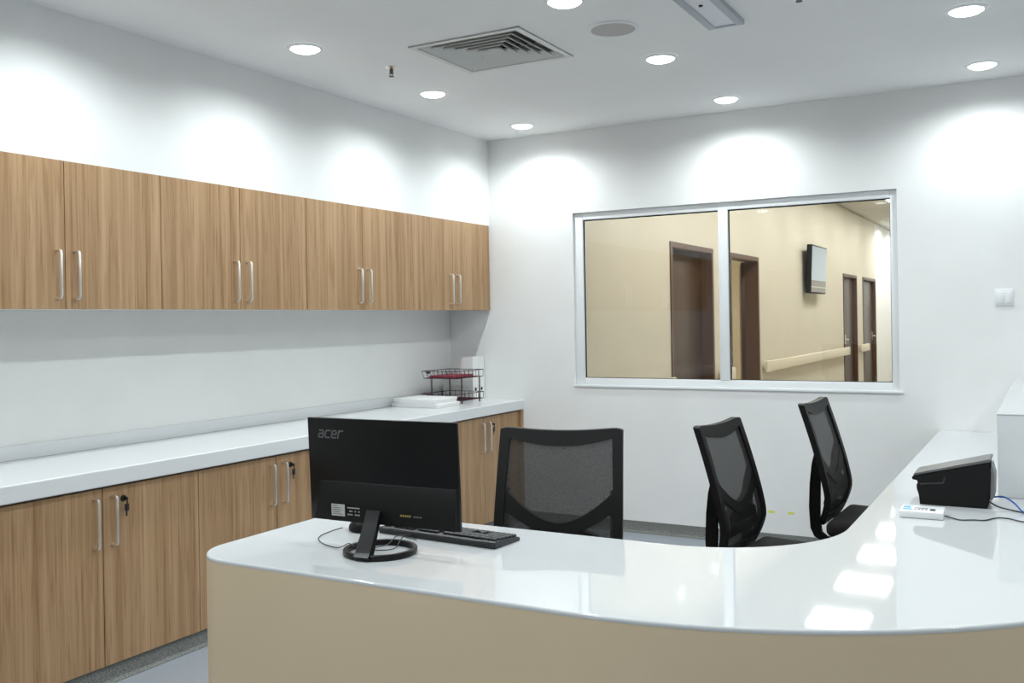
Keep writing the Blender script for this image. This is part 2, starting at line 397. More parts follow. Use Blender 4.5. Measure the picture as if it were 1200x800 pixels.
# ------------------------------------------------------------------ cabinets along the left wall
def handle_bm(x, y, z0, z1, so=.032, r=.0065):
    k = .012
    return tube(nb(), [(x - .002, y, z1 - k * .3), (x + so - k, y, z1 - k * .3), (x + so - .003, y, z1 - k * .6), (x + so, y, z1 - k * 1.5), (x + so, y, z0 + k * 1.5), (x + so - .003, y, z0 + k * .6), (x + so - k, y, z0 + k * .3), (x - .002, y, z0 + k * .3)], r, 10)
DW = .4853
uy = [5.915 - DW * 2 * k for k in range(6)]
names_u = ['oak wall cabinet reaching the corner with the window wall', 'second oak wall cabinet from the window wall', 'third oak wall cabinet from the window wall', 'fourth oak wall cabinet from the window wall', 'fifth oak wall cabinet from the window wall']
XD = XB + .003          # wall cabinet door face
for k in range(5):
    y1, y0 = uy[k], uy[k + 1]
    t = thing('wall_cabinet', names_u[k], 'cabinet', (XR, (y0 + y1) / 2, 1.487), group='oak wall cabinets over the worktop')
    obj('body', bx((XR + .001, y0 + .001, 1.49), (XD - .0185, y1 - .001, 2.0905)), 'carcass', t)
    ym = (y0 + y1) / 2
    for a, c, s in ((y0, ym, 1), (ym, y1, -1)):
        d = obj('door', bx((XD - .018, a + .0018, 1.487), (XD, c - .0018, 2.0922), .0012, 1), 'wood', t)
        hy = ym - s * .042
        obj('handle', handle_bm(XD, hy, 1.526, 1.728), 'steel', d)
XF = -3.265             # base cabinet door face
ly = [5.897 - DW * 2 * k for k in range(6)]
ly = [5.897, 4.932, 3.958, 2.984, 2.01, 1.036]
names_l = ['oak base cabinet with keyed lock beside the window wall', 'oak base cabinet with keyed lock, second from the window wall', 'oak base cabinet with keyed lock, third from the window wall', 'oak base cabinet with keyed lock, fourth from the window wall', 'oak base cabinet with keyed lock, fifth from the window wall']
for k in range(5):
    y1, y0 = ly[k], ly[k + 1]
    t = thing('base_cabinet', names_l[k], 'cabinet', (XR + .3, (y0 + y1) / 2, 0), group='oak base cabinets under the worktop')
    obj('body', bx((XR + .002, y0 + .0005, .072), (XF - .02, y1 - .0005, .782)), 'dark', t)
    obj('kickboard', skirt_profile(nb(), (XF - .02, y0, 0), (XF - .02, y1, 0), (1, 0, 0), .0715), 'skirt', t)
    ym = (y0 + y1) / 2 if k else 5.415
    for a, c, s in ((y0, ym, 1), (ym, y1, -1)):
        d = obj('door', bx((XF - .018, a + .0018, .0725), (XF, c - .0018, .775), .0012, 1), 'wood', t)
        hy = ym - s * .042
        obj('handle', handle_bm(XF, hy, .544, .744), 'steel', d)
        if s == -1:
            b = nb(); lathe(b, [(0, .008), (.011, .008), (.013, .005), (.013, 0), (0, 0)], n=16)
            bmesh.ops.transform(b, matrix=Matrix.Translation((XF, ym + .096, .722)) @ Matrix.Rotation(math.pi / 2, 4, 'Y'), verts=b.verts)
            obj('lock', b, 'lockblack', d)
            b = nb(); box(b, (XF + .006, ym + .094, .716), (XF + .028, ym + .098, .728), .001, 1)
            box(b, (XF + .018, ym + .086, .672), (XF + .026, ym + .106, .702), .004, 2); tube(b, [(XF + .024, ym + .096, .722), (XF + .024, ym + .096, .698)], .003, 6)
            box(b, (XF + .019, ym + .093, .652), (XF + .0215, ym + .099, .674))
            obj('key', b, 'lockblack', d)
e = obj('cabinet_end_filler', bx((XR + .3, 5.898, .0), (-3.243, YB - .001, .782), .001, 1), 'wood')
tag(e, 'narrow oak filler strip closing the base cabinets against the window wall', 'filler')
wt = thing('worktop', 'long white worktop over the oak base cabinets', 'worktop', (XR + .3, 3.5, .785))
poly = [(XR + .001, .98), (-3.238, .98), (-3.238, YB - .001), (XR + .001, YB - .001)]
b = nb(); box(b, (XR + .001, 1.0, .785), (-3.238, YB - .001, .853), .006, 3); flatn(obj('slab', b, 'counter2', wt))
obj('upstand', bx((XR + .001, 1.0, .8535), (XR + .013, YB - .001, .915), .002), 'counter2', wt)

# ------------------------------------------------------------------ reception desk
DX0, DY0, DY1, DXI, DXO, DZT = -2.193, 1.945, 2.662, -.556, .365, .75
def desk_outer(off=0):
    p = [(DX0 + off, DY1 - .03)]
    p += arc(DX0 + .15, DY0 + .15, .15 - off, 180, 270, 12)
    p += arc(-.98, DY0 + 1.345, 1.345 - off, 270, 360, 48)
    p += [(DXO - off, YB - .002)]
    return p
outer = [(DX0, DY1)] + desk_outer()[1:]
inner = [(DXI, YB - .002)] + arc(DXI - .43, DY1 + .43, .43, 0, -90, 24)
desk = thing('reception_desk', 'curved white reception desk with beige front and raised ledge', 'desk', (-1.2, 2.3, 0))
flatn(obj('desktop', prism(nb(), outer + inner, .740, DZT, .006, 4), 'counter', desk))
def ribbon(bm, pa, pb, z0, z1):
    n = len(pa); v = [[bm.verts.new((*q[i], z)) for i in range(n)] for q, z in ((pa, z0), (pa, z1), (pb, z1), (pb, z0))]
    for i in range(n - 1):
        for k in range(4): bm.faces.new((v[k][i], v[(k + 1) % 4][i], v[(k + 1) % 4][i + 1], v[k][i + 1]))
    for i in (0, n - 1): bm.faces.new([v[k][i] for k in range(4)])
    bmesh.ops.recalc_face_normals(bm, faces=bm.faces); return bm
o = obj('front_panel', ribbon(nb(), desk_outer(.0005), desk_outer(.024), .0, .7397), 'fascia', desk)
# raised ledge at the visitor side
BX0, BY0, BZ = -.171, 3.83, 1.05
flatn(obj('raised_ledge', bx((BX0, BY0, BZ - .006), (DXO, YB - .002, BZ), .0025, 2), 'counter', desk))
obj('ledge_body', bx((BX0 + .001, BY0 + .001, DZT + .0005), (DXO - .003, YB - .002, BZ - .0063), .002, 1), 'counter2', desk)

# ------------------------------------------------------------------ monitor
MZ = DZT + .0008
YAW = .043
mon = thing('computer_monitor', 'black monitor seen from behind on a ring stand beside the keyboard', 'monitor', (-1.685, 2.208, MZ), YAW)
W, Hm, tilt = .52, .307, .042
PM = Matrix.Translation((-.014, .029, .975 - MZ)) @ Matrix.Rotation(tilt, 4, 'X')     # panel frame: x right, z up, -y towards the visitor
obj('panel', bx((-W / 2, 0, -Hm / 2), (W / 2, .012, Hm / 2), .002, mtx=PM), 'blackgloss', mon, local=True)
# lower electronics housing: chamfered block on the back
def pv(u, v, y): return PM @ Vector((u, y, Hm / 2 - v))
b = nb(); base = [(-.232, .186), (.256, .186), (.256, .304), (-.256, .304)]; topq = [(-.180, .192), (.250, .192), (.252, .302), (-.175, .302)]
A = [b.verts.new(pv(u, v, .001)) for u, v in base]; B = [b.verts.new(pv(u, v, -.016 if v > .25 else -.004)) for u, v in topq]
b.faces.new(A[::-1]); b.faces.new(B)
for i in range(4): b.faces.new((A[i], A[(i + 1) % 4], B[(i + 1) % 4], B[i]))
bmesh.ops.recalc_face_normals(b, faces=b.faces)
hs = obj('rear_housing', b, 'black', mon, local=True)
# the housing slopes out towards its lower edge: marks sit on its lower half
def plate(u0, u1, v0, v1, y, th=.0008):
    return bx((u0, y - th, Hm / 2 - v1), (u1, y, Hm / 2 - v0), mtx=PM)
obj('rating_label', plate(-.170, -.122, .252, .287, -.0165), 'pale', hs, local=True)['label'] = 'white rating label'
b = nb()
for r, (v, ww) in enumerate(((.256, .018), (.262, .03), (.268, .034), (.274, .026), (.280, .036))):
    box(b, (-.166, -.0182, Hm / 2 - v - .0015), (-.166 + ww, -.0174, Hm / 2 - v), mtx=PM)
obj('label_print', b, 'print', hs, local=True)
b = nb(); rr = random.Random(3)
for r in range(3):
    for c in range(7):
        if rr.random() < .75: box(b, (-.112 + c * .0065, -.0174, Hm / 2 - .262 - r * .010), (-.112 + c * .0065 + .004, -.0165, Hm / 2 - .2585 - r * .010), mtx=PM)
obj('marking_print', b, 'pale', hs, local=True)
b = nb()
for c in range(5): box(b, (.073 + c * .0075, -.0174, Hm / 2 - .2725), (.078 + c * .0075, -.0165, Hm / 2 - .267), mtx=PM)
obj('port_marking', b, 'ochre', hs, local=True)
b = nb()
for c in range(3): box(b, (.118 + c * .010, -.0174, Hm / 2 - .2725), (.125 + c * .010, -.0165, Hm / 2 - .268), mtx=PM)
obj('port_print', b, 'print', hs, local=True)
# lettering: flat strokes, slanted
GL = {'a': [[(.12, 1), (.7, 1), (.92, .82), (.92, 0), (.28, 0), (.08, .14), (.08, .4), (.28, .55), (.92, .55)]],
      'c': [[(.95, 1), (.3, 1), (.08, .8), (.08, .2), (.3, 0), (.95, 0)]],
      'e': [[(.1, .5), (.92, .5), (.92, .8), (.72, 1), (.3, 1), (.08, .8), (.08, .2), (.3, 0), (.92, 0)]],
      'r': [[(.1, 0), (.1, 1)], [(.1, .68), (.34, .97), (.85, 1)]]}
b = nb(); lw, lh, st = .0185, .021, .0044
for k, ch in enumerate('acer'):
    for pl in GL[ch]:
        for (x0, y0), (x1, y1) in zip(pl, pl[1:]):
            p = Vector((-.222 + k * .0235 + x0 * lw + y0 * lh * .24, 0, Hm / 2 - .058 + y0 * lh)); q = Vector((-.222 + k * .0235 + x1 * lw + y1 * lh * .24, 0, Hm / 2 - .058 + y1 * lh))
            d = q - p; an = math.atan2(d.z, d.x)
            box(b, (-st / 2, -.0007, -st / 2), (d.length + st / 2, -.0001, st / 2), mtx=PM @ Matrix.Translation(p) @ Matrix.Rotation(-an, 4, 'Y'))
obj('logo_lettering', b, 'print', mon, local=True)['label'] = 'grey lettering on the monitor back'
# screen face towards the user
obj('screen', bx((-W / 2 + .008, .0121, -Hm / 2 + .018), (W / 2 - .008, .0128, Hm / 2 - .008), mtx=PM), 'blackgloss', mon, local=True)
# ring stand
lathe_b = lathe(nb(), [(.092, .0), (.105, .0), (.107, .004), (.106, .014), (.104, .016), (.094, .016), (.092, .014), (.092, .0)], n=48)
obj('ring_base', lathe_b, 'blackgloss', mon, local=True)
b = nb()
# neck: tapered blade leaning from the ring to the panel
low = Vector((.012, -.103, .0)); top = Vector((-.026, .012, .112))
for (wd, th, p) in (): pass
sec = []
for t_, wd, th in ((0, .026, .016), (.12, .0255, .012), (.6, .024, .009), (1.0, .025, .009)):
    p = low.lerp(top, t_); n_ = Vector((0, .112, -.115)).normalized()
    sec.append([b.verts.new(p + Vector((sx * wd, 0, 0)) + n_ * (sy * th)) for sx, sy in ((-1, -1), (1, -1), (1, 1), (-1, 1))])
for a, c in zip(sec, sec[1:]):
    for i in range(4): b.faces.new((a[i], a[(i + 1) % 4], c[(i + 1) % 4], c[i]))
b.faces.new(sec[0][::-1]); b.faces.new(sec[-1])
for v in b.verts: v.co.z = max(v.co.z, 0)
bmesh.ops.recalc_face_normals(b, faces=b.faces)
bmesh.ops.bevel(b, geom=[e for e in b.edges], offset=.0015, segments=1, affect='EDGES')
obj('neck', b, 'blackgloss', mon, local=True)

# ------------------------------------------------------------------ keyboard and mouse
kb = thing('keyboard', 'black keyboard lying on the desk behind the monitor', 'keyboard', (-1.622, 2.465, MZ), -.075)
b = nb(); pr = [(.067, 0), (.067, .010), (-.060, .020), (-.067, .016), (-.067, 0)]      # rear edge (visitor side) higher
A = [b.verts.new((-.222, y, z)) for y, z in pr]; B = [b.verts.new((.222, y, z)) for y, z in pr]
b.faces.new(A); b.faces.new(B[::-1])
for i in range(5): b.faces.new((A[i], B[i], B[(i + 1) % 5], A[(i + 1) % 5]))
bmesh.ops.recalc_face_normals(b, faces=b.faces); bmesh.ops.bevel(b, geom=list(b.edges), offset=.002, segments=2, affect='EDGES')
obj('body', b, 'kbd', kb, local=True)
b = nb()
for r in range(6):
    y = .056 - r * .0192 - (.004 if r == 5 else 0); z = .010 + (.067 - y) / .127 * .010
    for c in range(22):
        x = -.212 + c * .0193
        if c in (15, 18): x += 0
        if r == 0 and 4 <= c <= 9:
            if c == 4: box(b, (x, y - .008, z - .001), (x + .113, y + .008, z + .007), .0015, 1)
            continue
        if 15 <= c <= 17 and r in (1, 2) and not (r == 1 and c == 16): continue
        if r == 5 and c in (1, 6, 11): continue
        box(b, (x + .0012, y - .008, z - .001), (x + .018, y + .008, z + .007), .0015, 1)
obj('key_caps', b, 'keys', kb, local=True)['kind'] = 'stuff'
def cable(pts, r=.0016, n=6, sub=6):
    """smooth Catmull-Rom tube"""
    P = [Vector(p) for p in pts]; out = []
    for i in range(len(P) - 1):
        p0, p1, p2, p3 = P[max(i - 1, 0)], P[i], P[i + 1], P[min(i + 2, len(P) - 1)]
        for k in range(sub):
            t = k / sub
            out.append(.5 * ((2 * p1) + (p2 - p0) * t + (2 * p0 - 5 * p1 + 4 * p2 - p3) * t * t + (3 * p1 - p0 - 3 * p2 + p3) * t ** 3))
    out.append(P[-1]); return tube(nb(), out, r, n)
zc = MZ + .0022
obj('cable', cable([(-.09, -.066, .008), (-.085, -.11, .016), (-.075, -.155, .022), (-.07, -.20, .008), (-.09, -.235, .0025), (-.06, -.25, .0025), (-.03, -.215, .004), (-.045, -.175, .014), (-.05, -.15, .0225), (-.055, -.12, .012), (-.05, -.09, .0025)], .0016), 'kbd', kb, local=True)
ms = thing('computer_mouse', 'black computer mouse beside the keyboard, half hidden by the monitor', 'mouse', (-1.93, 2.42, MZ), 1.0)
b = nb(); bmesh.ops.create_uvsphere(b, u_segments=24, v_segments=14, radius=1)
for v in b.verts:
    x, y, z = v.co; zz = max(z, -.25)
    v.co = Vector((x * .031 * (1 - .12 * y), y * .054, (zz + .25) * .028 * (1 - .18 * y)))
obj('shell', b, 'black', ms, local=True)
obj('scroll_wheel', bx((-.004, .022, .026), (.004, .036, .0345), .002), 'greyplastic', ms, local=True)
obj('seam', tube(nb(), [(0, .034, .0305), (0, .046, .021), (0, .053, .010)], .0008, 5), 'greyplastic', ms, local=True)
# cable leaves towards the visitor, loops back under the monitor stand
b = cable([(-1.975, 2.395, zc + .006), (-1.995, 2.36, zc), (-1.975, 2.28, zc), (-1.91, 2.22, zc), (-1.84, 2.195, zc), (-1.81, 2.19, zc + .006), (-1.785, 2.19, zc + .018), (-1.765, 2.19, zc + .010)], .0015)
bmesh.ops.transform(b, matrix=(Matrix.Translation(ms.location) @ Matrix.Rotation(1.0, 4, 'Z')).inverted(), verts=b.verts)
obj('cable', b, 'kbd', ms, local=True)

# ------------------------------------------------------------------ office chairs
def office_chair(label, loc, rot, dz):
    t = thing('office_chair', label, 'chair', (*loc, 0), math.radians(rot), 'black mesh office chairs behind the desk')
    HT = 1.02
    def prof(s):      # depth of the backrest at s below its top
        if s < .42: return .19 + .115 * ((.42 - s) / .42) ** 1.25
        return .19 + .04 * ((s - .42) / .13) ** 1.6
    def bend(x, s, d=0): return Vector((x, prof(s) + d - .006 * (x / .23) ** 2 + .004, HT + dz - s))
    def strip(bm, rows, th0=-.014, th1=.014):
        """rows: list of (x,s) lists of equal length, skinned and given thickness"""
        fr = [[bm.verts.new(bend(x, s, th0)) for x, s in r] for r in rows]; bk = [[bm.verts.new(bend(x, s, th1)) for x, s in r] for r in rows]
        R_, Cn = len(rows), len(rows[0])
        for i in range(R_ - 1):
            for j in range(Cn - 1):
                bm.faces.new((fr[i][j], fr[i][j + 1], fr[i + 1][j + 1], fr[i + 1][j])); bm.faces.new((bk[i][j], bk[i + 1][j], bk[i + 1][j + 1], bk[i][j + 1]))
        for i in range(R_ - 1):
            bm.faces.new((fr[i][0], fr[i + 1][0], bk[i + 1][0], bk[i][0])); bm.faces.new((fr[i][-1], bk[i][-1], bk[i + 1][-1], fr[i + 1][-1]))
        for j in range(Cn - 1):
            bm.faces.new((fr[0][j], bk[0][j], bk[0][j + 1], fr[0][j + 1])); bm.faces.new((fr[-1][j], fr[-1][j + 1], bk[-1][j + 1], bk[-1][j]))
        return bm
    SB = .55
    def xo(s): return .226 + .006 * min(1, s / .3) - (.045 * ((s - .36) / .19) ** 2 if s > .36 else 0)
    def xi(s): return xo(s) - (.038 - .004 * min(1, s / .2))
    def top_out(x): return .015 * (1 - (x / .228) ** 2) + .012 * abs(x / .228) ** 14
    def top_in(x): return .040 + .030 * (1 - min(1, (x / .19) ** 2))
    def cr_up(x): return .335 - .105 * min(1, abs(x) / .19) ** 1.8
    def cr_lo(x): return .385 - .09 * min(1, abs(x) / .195) ** 1.5
    n = 24
    b = nb()
    for sg in (-1, 1):
        ss = [.022 + (SB - .022) * k / 26 for k in range(27)]
        strip(b, [[(sg * xi(s), max(s, .002)), (sg * (xi(s) + xo(s)) / 2, max(s, .0)), (sg * xo(s), s + (.006 if s == 0 else 0))][::sg] for s in ss])
    xs = [-.2265 + .453 * k / 40 for k in range(41)]
    strip(b, [[(x, top_out(x) + (top_in(x) - top_out(x)) * q) for x in xs] for q in (0, .5, 1)])
    xs2 = [-.19 + .38 * k / n for k in range(n + 1)]
    strip(b, [[(x * (xo(SB) - .01) / .19, SB - .045 * (1 - q) + .012 * (1 - (x / .19) ** 2)) for x in xs2] for q in (0, .5, 1)])
    bmesh.ops.recalc_face_normals(b, faces=b.faces)
    obj('back_frame', b, 'black', t, local=True)
    b = nb()
    xs3 = [-.2 + .4 * k / n for k in range(n + 1)]
    strip(b, [[(x, cr_up(x) + (cr_lo(x) - cr_up(x)) * q) for x in xs3] for q in (0, .5, 1)], -.008, .018)
    xs4 = [-.145 + .29 * k / 16 for k in range(17)]
    strip(b, [[(x, .345 + .12 * q + .03 * (1 - q) * (abs(x) / .145) ** 2) for x in xs4] for q in (0, .25, .5, .75, 1)], -.005, .028)
    bmesh.ops.recalc_face_normals(b, faces=b.faces)
    obj('lumbar_support', b, 'black', t, local=True)
    b = nb()
    rows = []
    for k in range(31):
        s = .03 + (SB - .05) * k / 30
        rows.append([(-xi(s) + 2 * xi(s) * j / 16 * 1.0, s + .02 * (1 - k / 30) * (1 - (2 * j / 16 - 1) ** 2)) for j in range(17)])
    V = [[b.verts.new(bend(x, s, -.004)) for x, s in r] for r in rows]
    for i in range(30):
        for j in range(16): b.faces.new((V[i][j], V[i][j + 1], V[i + 1][j + 1], V[i + 1][j]))
    obj('mesh_panel', b, 'mesh', t, local=True)['label'] = 'see-through black mesh'
    # seat
    b = nb(); box(b, (-.24, -.27, .425 + dz), (.24, .20, .50 + dz), .03, 4)
    for v in b.verts:
        if v.co.z > .47 + dz: v.co.z -= .012 * (1 - (v.co.x / .24) ** 2) - (.0)
        if v.co.y < -.2 and v.co.z > .45 + dz: v.co.z -= .012
    obj('seat', b, 'fabric', t, local=True)
    # two side uprights carrying the back, turned forward under the seat
    for sg in (-1, 1):
        pr_ = [(.248, .80), (.262, .745), (.272, .66), (.277, .55), (.272, .455), (.255, .418), (.22, .40), (.06, .395), (.06, .415), (.20, .422), (.222, .44), (.230, .50), (.228, .60), (.226, .68), (.228, .76)]
        xa, xb_ = sorted((sg * .184, sg * .204))
        b = nb(); A = [b.verts.new((xa, y, z + dz)) for y, z in pr_]; B = [b.verts.new((xb_, y, z + dz)) for y, z in pr_]; k_ = len(pr_)
        b.faces.new(A); b.faces.new(B[::-1])
        for i in range(k_): b.faces.new((A[i], B[i], B[(i + 1) % k_], A[(i + 1) % k_]))
        bmesh.ops.recalc_face_normals(b, faces=b.faces)
        obj('back_upright', b, 'blackgloss', t, local=True)
    obj('cross_bracket', bx((-.19, .07, .397 + dz), (.19, .12, .413 + dz), .004), 'black', t, local=True)
    obj('seat_plate', bx((-.1, -.13, .385 + dz), (.1, .1, .425 + dz), .01), 'black', t, local=True)
    obj('gas_lift', lathe(nb(), [(0, .10), (.027, .10), (.027, .27), (.014, .27), (.014, .39 + dz), (0, .39 + dz)], n=20), 'black', t, local=True)
    obj('base_hub', lathe(nb(), [(0, .075), (.045, .075), (.045, .125), (.03, .14), (0, .14)], n=20), 'black', t, local=True)
    for k in range(5):
        a = math.radians(90 + 72 * k); ca, sa = math.cos(a), math.sin(a)
        obj('base_arm', tube(nb(), [(ca * .03, sa * .03, .11), (ca * .18, sa * .18, .09), (ca * .30, sa * .30, .068)], [.022, .019, .014], 8), 'black', t, local=True)
        b = nb()
        for sg in (-1, 1):
            q = lathe(nb(), [(0, -.009), (.022, -.009), (.0255, -.004), (.0255, .004), (.022, .009), (0, .009)], n=18)
            bmesh.ops.transform(q, matrix=Matrix.Translation((ca * .30 - sa * sg * .014, sa * .30 + ca * sg * .014, .0262)) @ Matrix.Rotation(a, 4, 'Z') @ Matrix.Rotation(math.pi / 2, 4, 'X'), verts=q.verts)
            me_ = bpy.data.meshes.new('x'); q.to_mesh(me_); q.free(); b.from_mesh(me_); bpy.data.meshes.remove(me_)
        tube(b, [(ca * .30, sa * .30, .03), (ca * .30, sa * .30, .07)], .008, 8)
        obj('caster', b, 'lockblack', t, local=True)
    return t
def chair_at(label, mid, rot, ztop):
    a = math.radians(rot); k = .297
    office_chair(label, (mid[0] + math.sin(a) * k, mid[1] - math.cos(a) * k), rot, ztop - 1.02)
chair_at('black mesh office chair facing the long front of the desk, near the monitor', (-1.5635, 3.14), 15.5, 1.021)
chair_at('black mesh office chair with the lower set back, at the inside curve of the desk', (-1.24, 3.995), 84.65, .971)
chair_at('black mesh office chair facing the raised ledge, nearest the window wall', (-.975, 4.63), 88.3, 1.018)

# ------------------------------------------------------------------ label printer, hub and cables on the desk
lp = thing('label_printer', 'black wedge-shaped desk printer with grey lid beside the raised ledge', 'printer', (-.30, 3.66, MZ))
side = [(-.402, .0), (-.192, .0), (-.186, .02), (-.183, .05), (-.180, .12), (-.184, .151), (-.180, .158), (-.421, .098), (-.427, .091), (-.424, .084), (-.411, .082), (-.408, .075), (-.412, .065), (-.411, .052), (-.405, .03)]
b = nb(); extrude_y(b, [(x, z + MZ) for x, z in side], 3.585, 3.735); bmesh.ops.bevel(b, geom=[e for e in b.edges if abs((e.verts[0].co - e.verts[1].co).y) < 1e-6], offset=.003, segments=2, affect='EDGES')
body = obj('body', b, 'black', lp)
lid = [(-.421, .0985), (-.180, .1585), (-.178, .164), (-.182, .168), (-.417, .1065), (-.422, .103)]
b = nb(); extrude_y(b, [(x, z + MZ) for x, z in lid], 3.582, 3.738); bmesh.ops.bevel(b, geom=list(b.edges), offset=.002, segments=2, affect='EDGES')
obj('lid', b, 'lidgrey', lp)
b = nb(); extrude_y(b, [(x, z + MZ) for x, z in [(-.402, .068), (-.325, .076), (-.318, .098), (-.322, .100), (-.330, .081), (-.402, .073)]], 3.583, 3.586)
obj('side_groove', b, 'darkgrey', body)
b = nb(); extrude_y(b, [(x, z + MZ) for x, z in [(-.183, .02), (-.170, .04), (-.168, .11), (-.178, .15), (-.181, .13)]], 3.60, 3.72)
obj('rear_cover', b, 'greyplastic', lp)
def wc(name, pts, m_, par, r=.0022): return obj(name, cable([(x, y, MZ + z) for x, y, z in pts], r), m_, par)
wc('network_cable', [(-.19, 3.66, .025), (-.165, 3.655, .032), (-.14, 3.64, .034), (-.11, 3.60, .022), (-.085, 3.55, .006), (-.04, 3.50, .003), (.02, 3.46, .003), (.08, 3.50, .003)], 'blue', lp, .003)
wc('power_cable', [(-.188, 3.62, .02), (-.16, 3.60, .008), (-.12, 3.58, .003), (-.08, 3.545, .003), (-.05, 3.48, .0035), (.0, 3.42, .003), (.06, 3.40, .003)], 'lockblack', lp, .0025)
hb = thing('network_hub', 'small white network hub with blue sticker in front of the printer', 'hub', (-.372, 3.39, MZ), .03)
obj('case', bx((-.066, -.06, 0), (.066, .05, .022), .003), 'white', hb, local=True)
obj('sticker', bx((-.058, .0, .0221), (-.036, .03, .0226)), 'bluelabel', hb, local=True)['label'] = 'blue sticker'
obj('sticker', bx((-.058, -.035, .0221), (-.03, -.012, .0226)), 'bluelabel', hb, local=True)['label'] = 'blue sticker'
for k in range(4): obj('indicator', bx((-.024 + k * .011, -.025, .022), (-.017 + k * .011, -.012, .0228)), 'greyplastic', hb, local=True)
obj('indicator_strip', bx((-.024, .0, .022), (.016, .008, .0228)), 'greyplastic', hb, local=True)
obj('button', bx((.024, -.03, .022), (.04, -.01, .025), .001), 'lockblack', hb, local=True)
b = cable([(.064, -.02, .008), (.085, -.025, .004), (.115, -.045, .0025), (.15, -.03, .0025), (.185, -.02, .0025), (.215, .03, .0025), (.25, .035, .0025), (.29, .0, .0025), (.36, -.02, .0025)], .0022)
obj('cable', b, 'lockblack', hb, local=True)

# ------------------------------------------------------------------ things on the worktop
CT = .8538
bk = []
for k, (x0, x1, y0, y1, z0, z1, lab) in enumerate(((-3.80, -3.435, 5.125, 5.393, 0, .026, 'white flat box, lower of two on the worktop'), (-3.78, -3.45, 5.12, 5.385, .0265, .058, 'white flat box, upper of two on the worktop'))):
    t = thing('flat_box', lab, 'box', ((x0 + x1) / 2, (y0 + y1) / 2, CT + z0), group='white flat boxes on the worktop')
    h = z1 - z0
    obj('tray', bx((x0 + .003, y0 + .003, CT + z0), (x1 - .003, y1 - .003, CT + z0 + h * .6), .002), 'paper', t)
    obj('lid', bx((x0, y0, CT + z0 + h * .45), (x1, y1, CT + z1), .002), 'paper', t)
tr = thing('letter_tray', 'two-tier maroon wire letter tray beside the magazine files', 'letter tray', (-3.6, 5.56, CT))
TX0, TX1, TY0, TY1 = -3.735, -3.465, 5.415, 5.745
def basket(z0, h, spl):
    b = nb(); r = .0022
    def rect(x0, x1, y0, y1, z, rr): tube(b, [(x0, y0, z), (x1, y0, z), (x1, y1, z), (x0, y1, z)], rr, 5, closed=True)
    rect(TX0 - spl, TX1 + spl * .3, TY0 - spl, TY1, z0 + h, .0028); rect(TX0, TX1, TY0, TY1, z0, r)
    for k in range(8):
        y = TY0 + (TY1 - TY0) * k / 7
        for xa, xb in ((TX0, TX0 - spl), (TX1, TX1 + spl * .3)): tube(b, [(xa, y, z0), (xb, y - spl * (1 - k / 7), z0 + h)], .0016, 5)
    for k in range(1, 7):
        x = TX0 + (TX1 - TX0) * k / 7
        tube(b, [(x, TY0, z0), (x, TY0 - spl, z0 + h)], .0016, 5); tube(b, [(x, TY1, z0), (x, TY1, z0 + h)], .0016, 5)
    for k in range(1, 14): 
        y = TY0 + (TY1 - TY0) * k / 14; tube(b, [(TX0, y, z0), (TX1, y, z0)], .0016, 5)
    for k in range(1, 4):
        x = TX0 + (TX1 - TX0) * k / 4; tube(b, [(x, TY0, z0), (x, TY1, z0)], .0018, 5)
    return b
obj('lower_basket', basket(CT + .02, .045, .012), 'redwire', tr)
obj('upper_basket', basket(CT + .172, .048, .012), 'redwire', tr)
for x in (TX0 + .02, TX1 - .005):
    for y in (TY0 + .06, TY1 - .04):
        b = nb(); tube(b, [(x, y - .006, CT), (x, y - .006, CT + .172)], .0024, 6); tube(b, [(x, y + .006, CT), (x, y + .006, CT + .172)], .0024, 6); tube(b, [(x, y - .006, CT + .0024), (x, y + .006, CT + .0024)], .0024, 6)
        obj('post', b, 'redwire', tr)
for z in (CT + .205, CT + .052): obj('label_clip', bx((TX0 + .03, TY0 - .018, z), (TX0 + .055, TY0 - .008, z + .012), .002), 'redwire', tr)
pp = obj('paper_stack', bx((TX0 + .03, TY0 + .02, CT + .1755), (TX1 - .05, TY1 - .05, CT + .190), .001, 1), 'redpaper'); tag(pp, 'red papers lying in the upper wire tray', 'paper')
for k, (y0, y1, lab) in enumerate(((5.755, 5.832, 'white magazine file next to the wire tray'), (5.836, 5.913, 'white magazine file against the window wall'))):
    t = thing('magazine_file', lab, 'magazine file', (-3.70, (y0 + y1) / 2, CT), group='white magazine files on the worktop')
    x1 = -3.555; x0 = x1 - .25; hh = .305
    curve = [(x1, hh), (x1 - .05, hh)] + [(x1 - .05 - .145 * math.sin(math.radians(a)), hh - .145 + .145 * math.cos(math.radians(a)) - 0) for a in range(10, 91, 10)] + [(x0, hh - .18)]
    outline = [(x0, 0), (x1, 0)] + curve
    for ya, yb in ((y0, y0 + .003), (y1 - .003, y1)):
        obj('side_panel', extrude_y(nb(), [(x, CT + z) for x, z in outline], ya, yb), 'paper', t)
    obj('spine', bx((x1 - .003, y0 + .0031, CT), (x1, y1 - .0031, CT + hh)), 'paper', t)
    obj('front_panel', bx((x0, y0 + .0031, CT), (x0 + .003, y1 - .0031, CT + hh - .18)), 'paper', t)
    obj('base', bx((x0 + .003, y0 + .0031, CT), (x1 - .003, y1 - .0031, CT + .003)), 'paper', t)
    b = lathe(nb(), [(0, .0006), (.013, .0006), (.013, 0), (0, 0)], n=20); bmesh.ops.transform(b, matrix=Matrix.Translation((x1 + .0002, (y0 + y1) / 2, CT + .075)) @ Matrix.Rotation(math.pi / 2, 4, 'Y'), verts=b.verts)
    obj('finger_hole', b, 'dark', t)

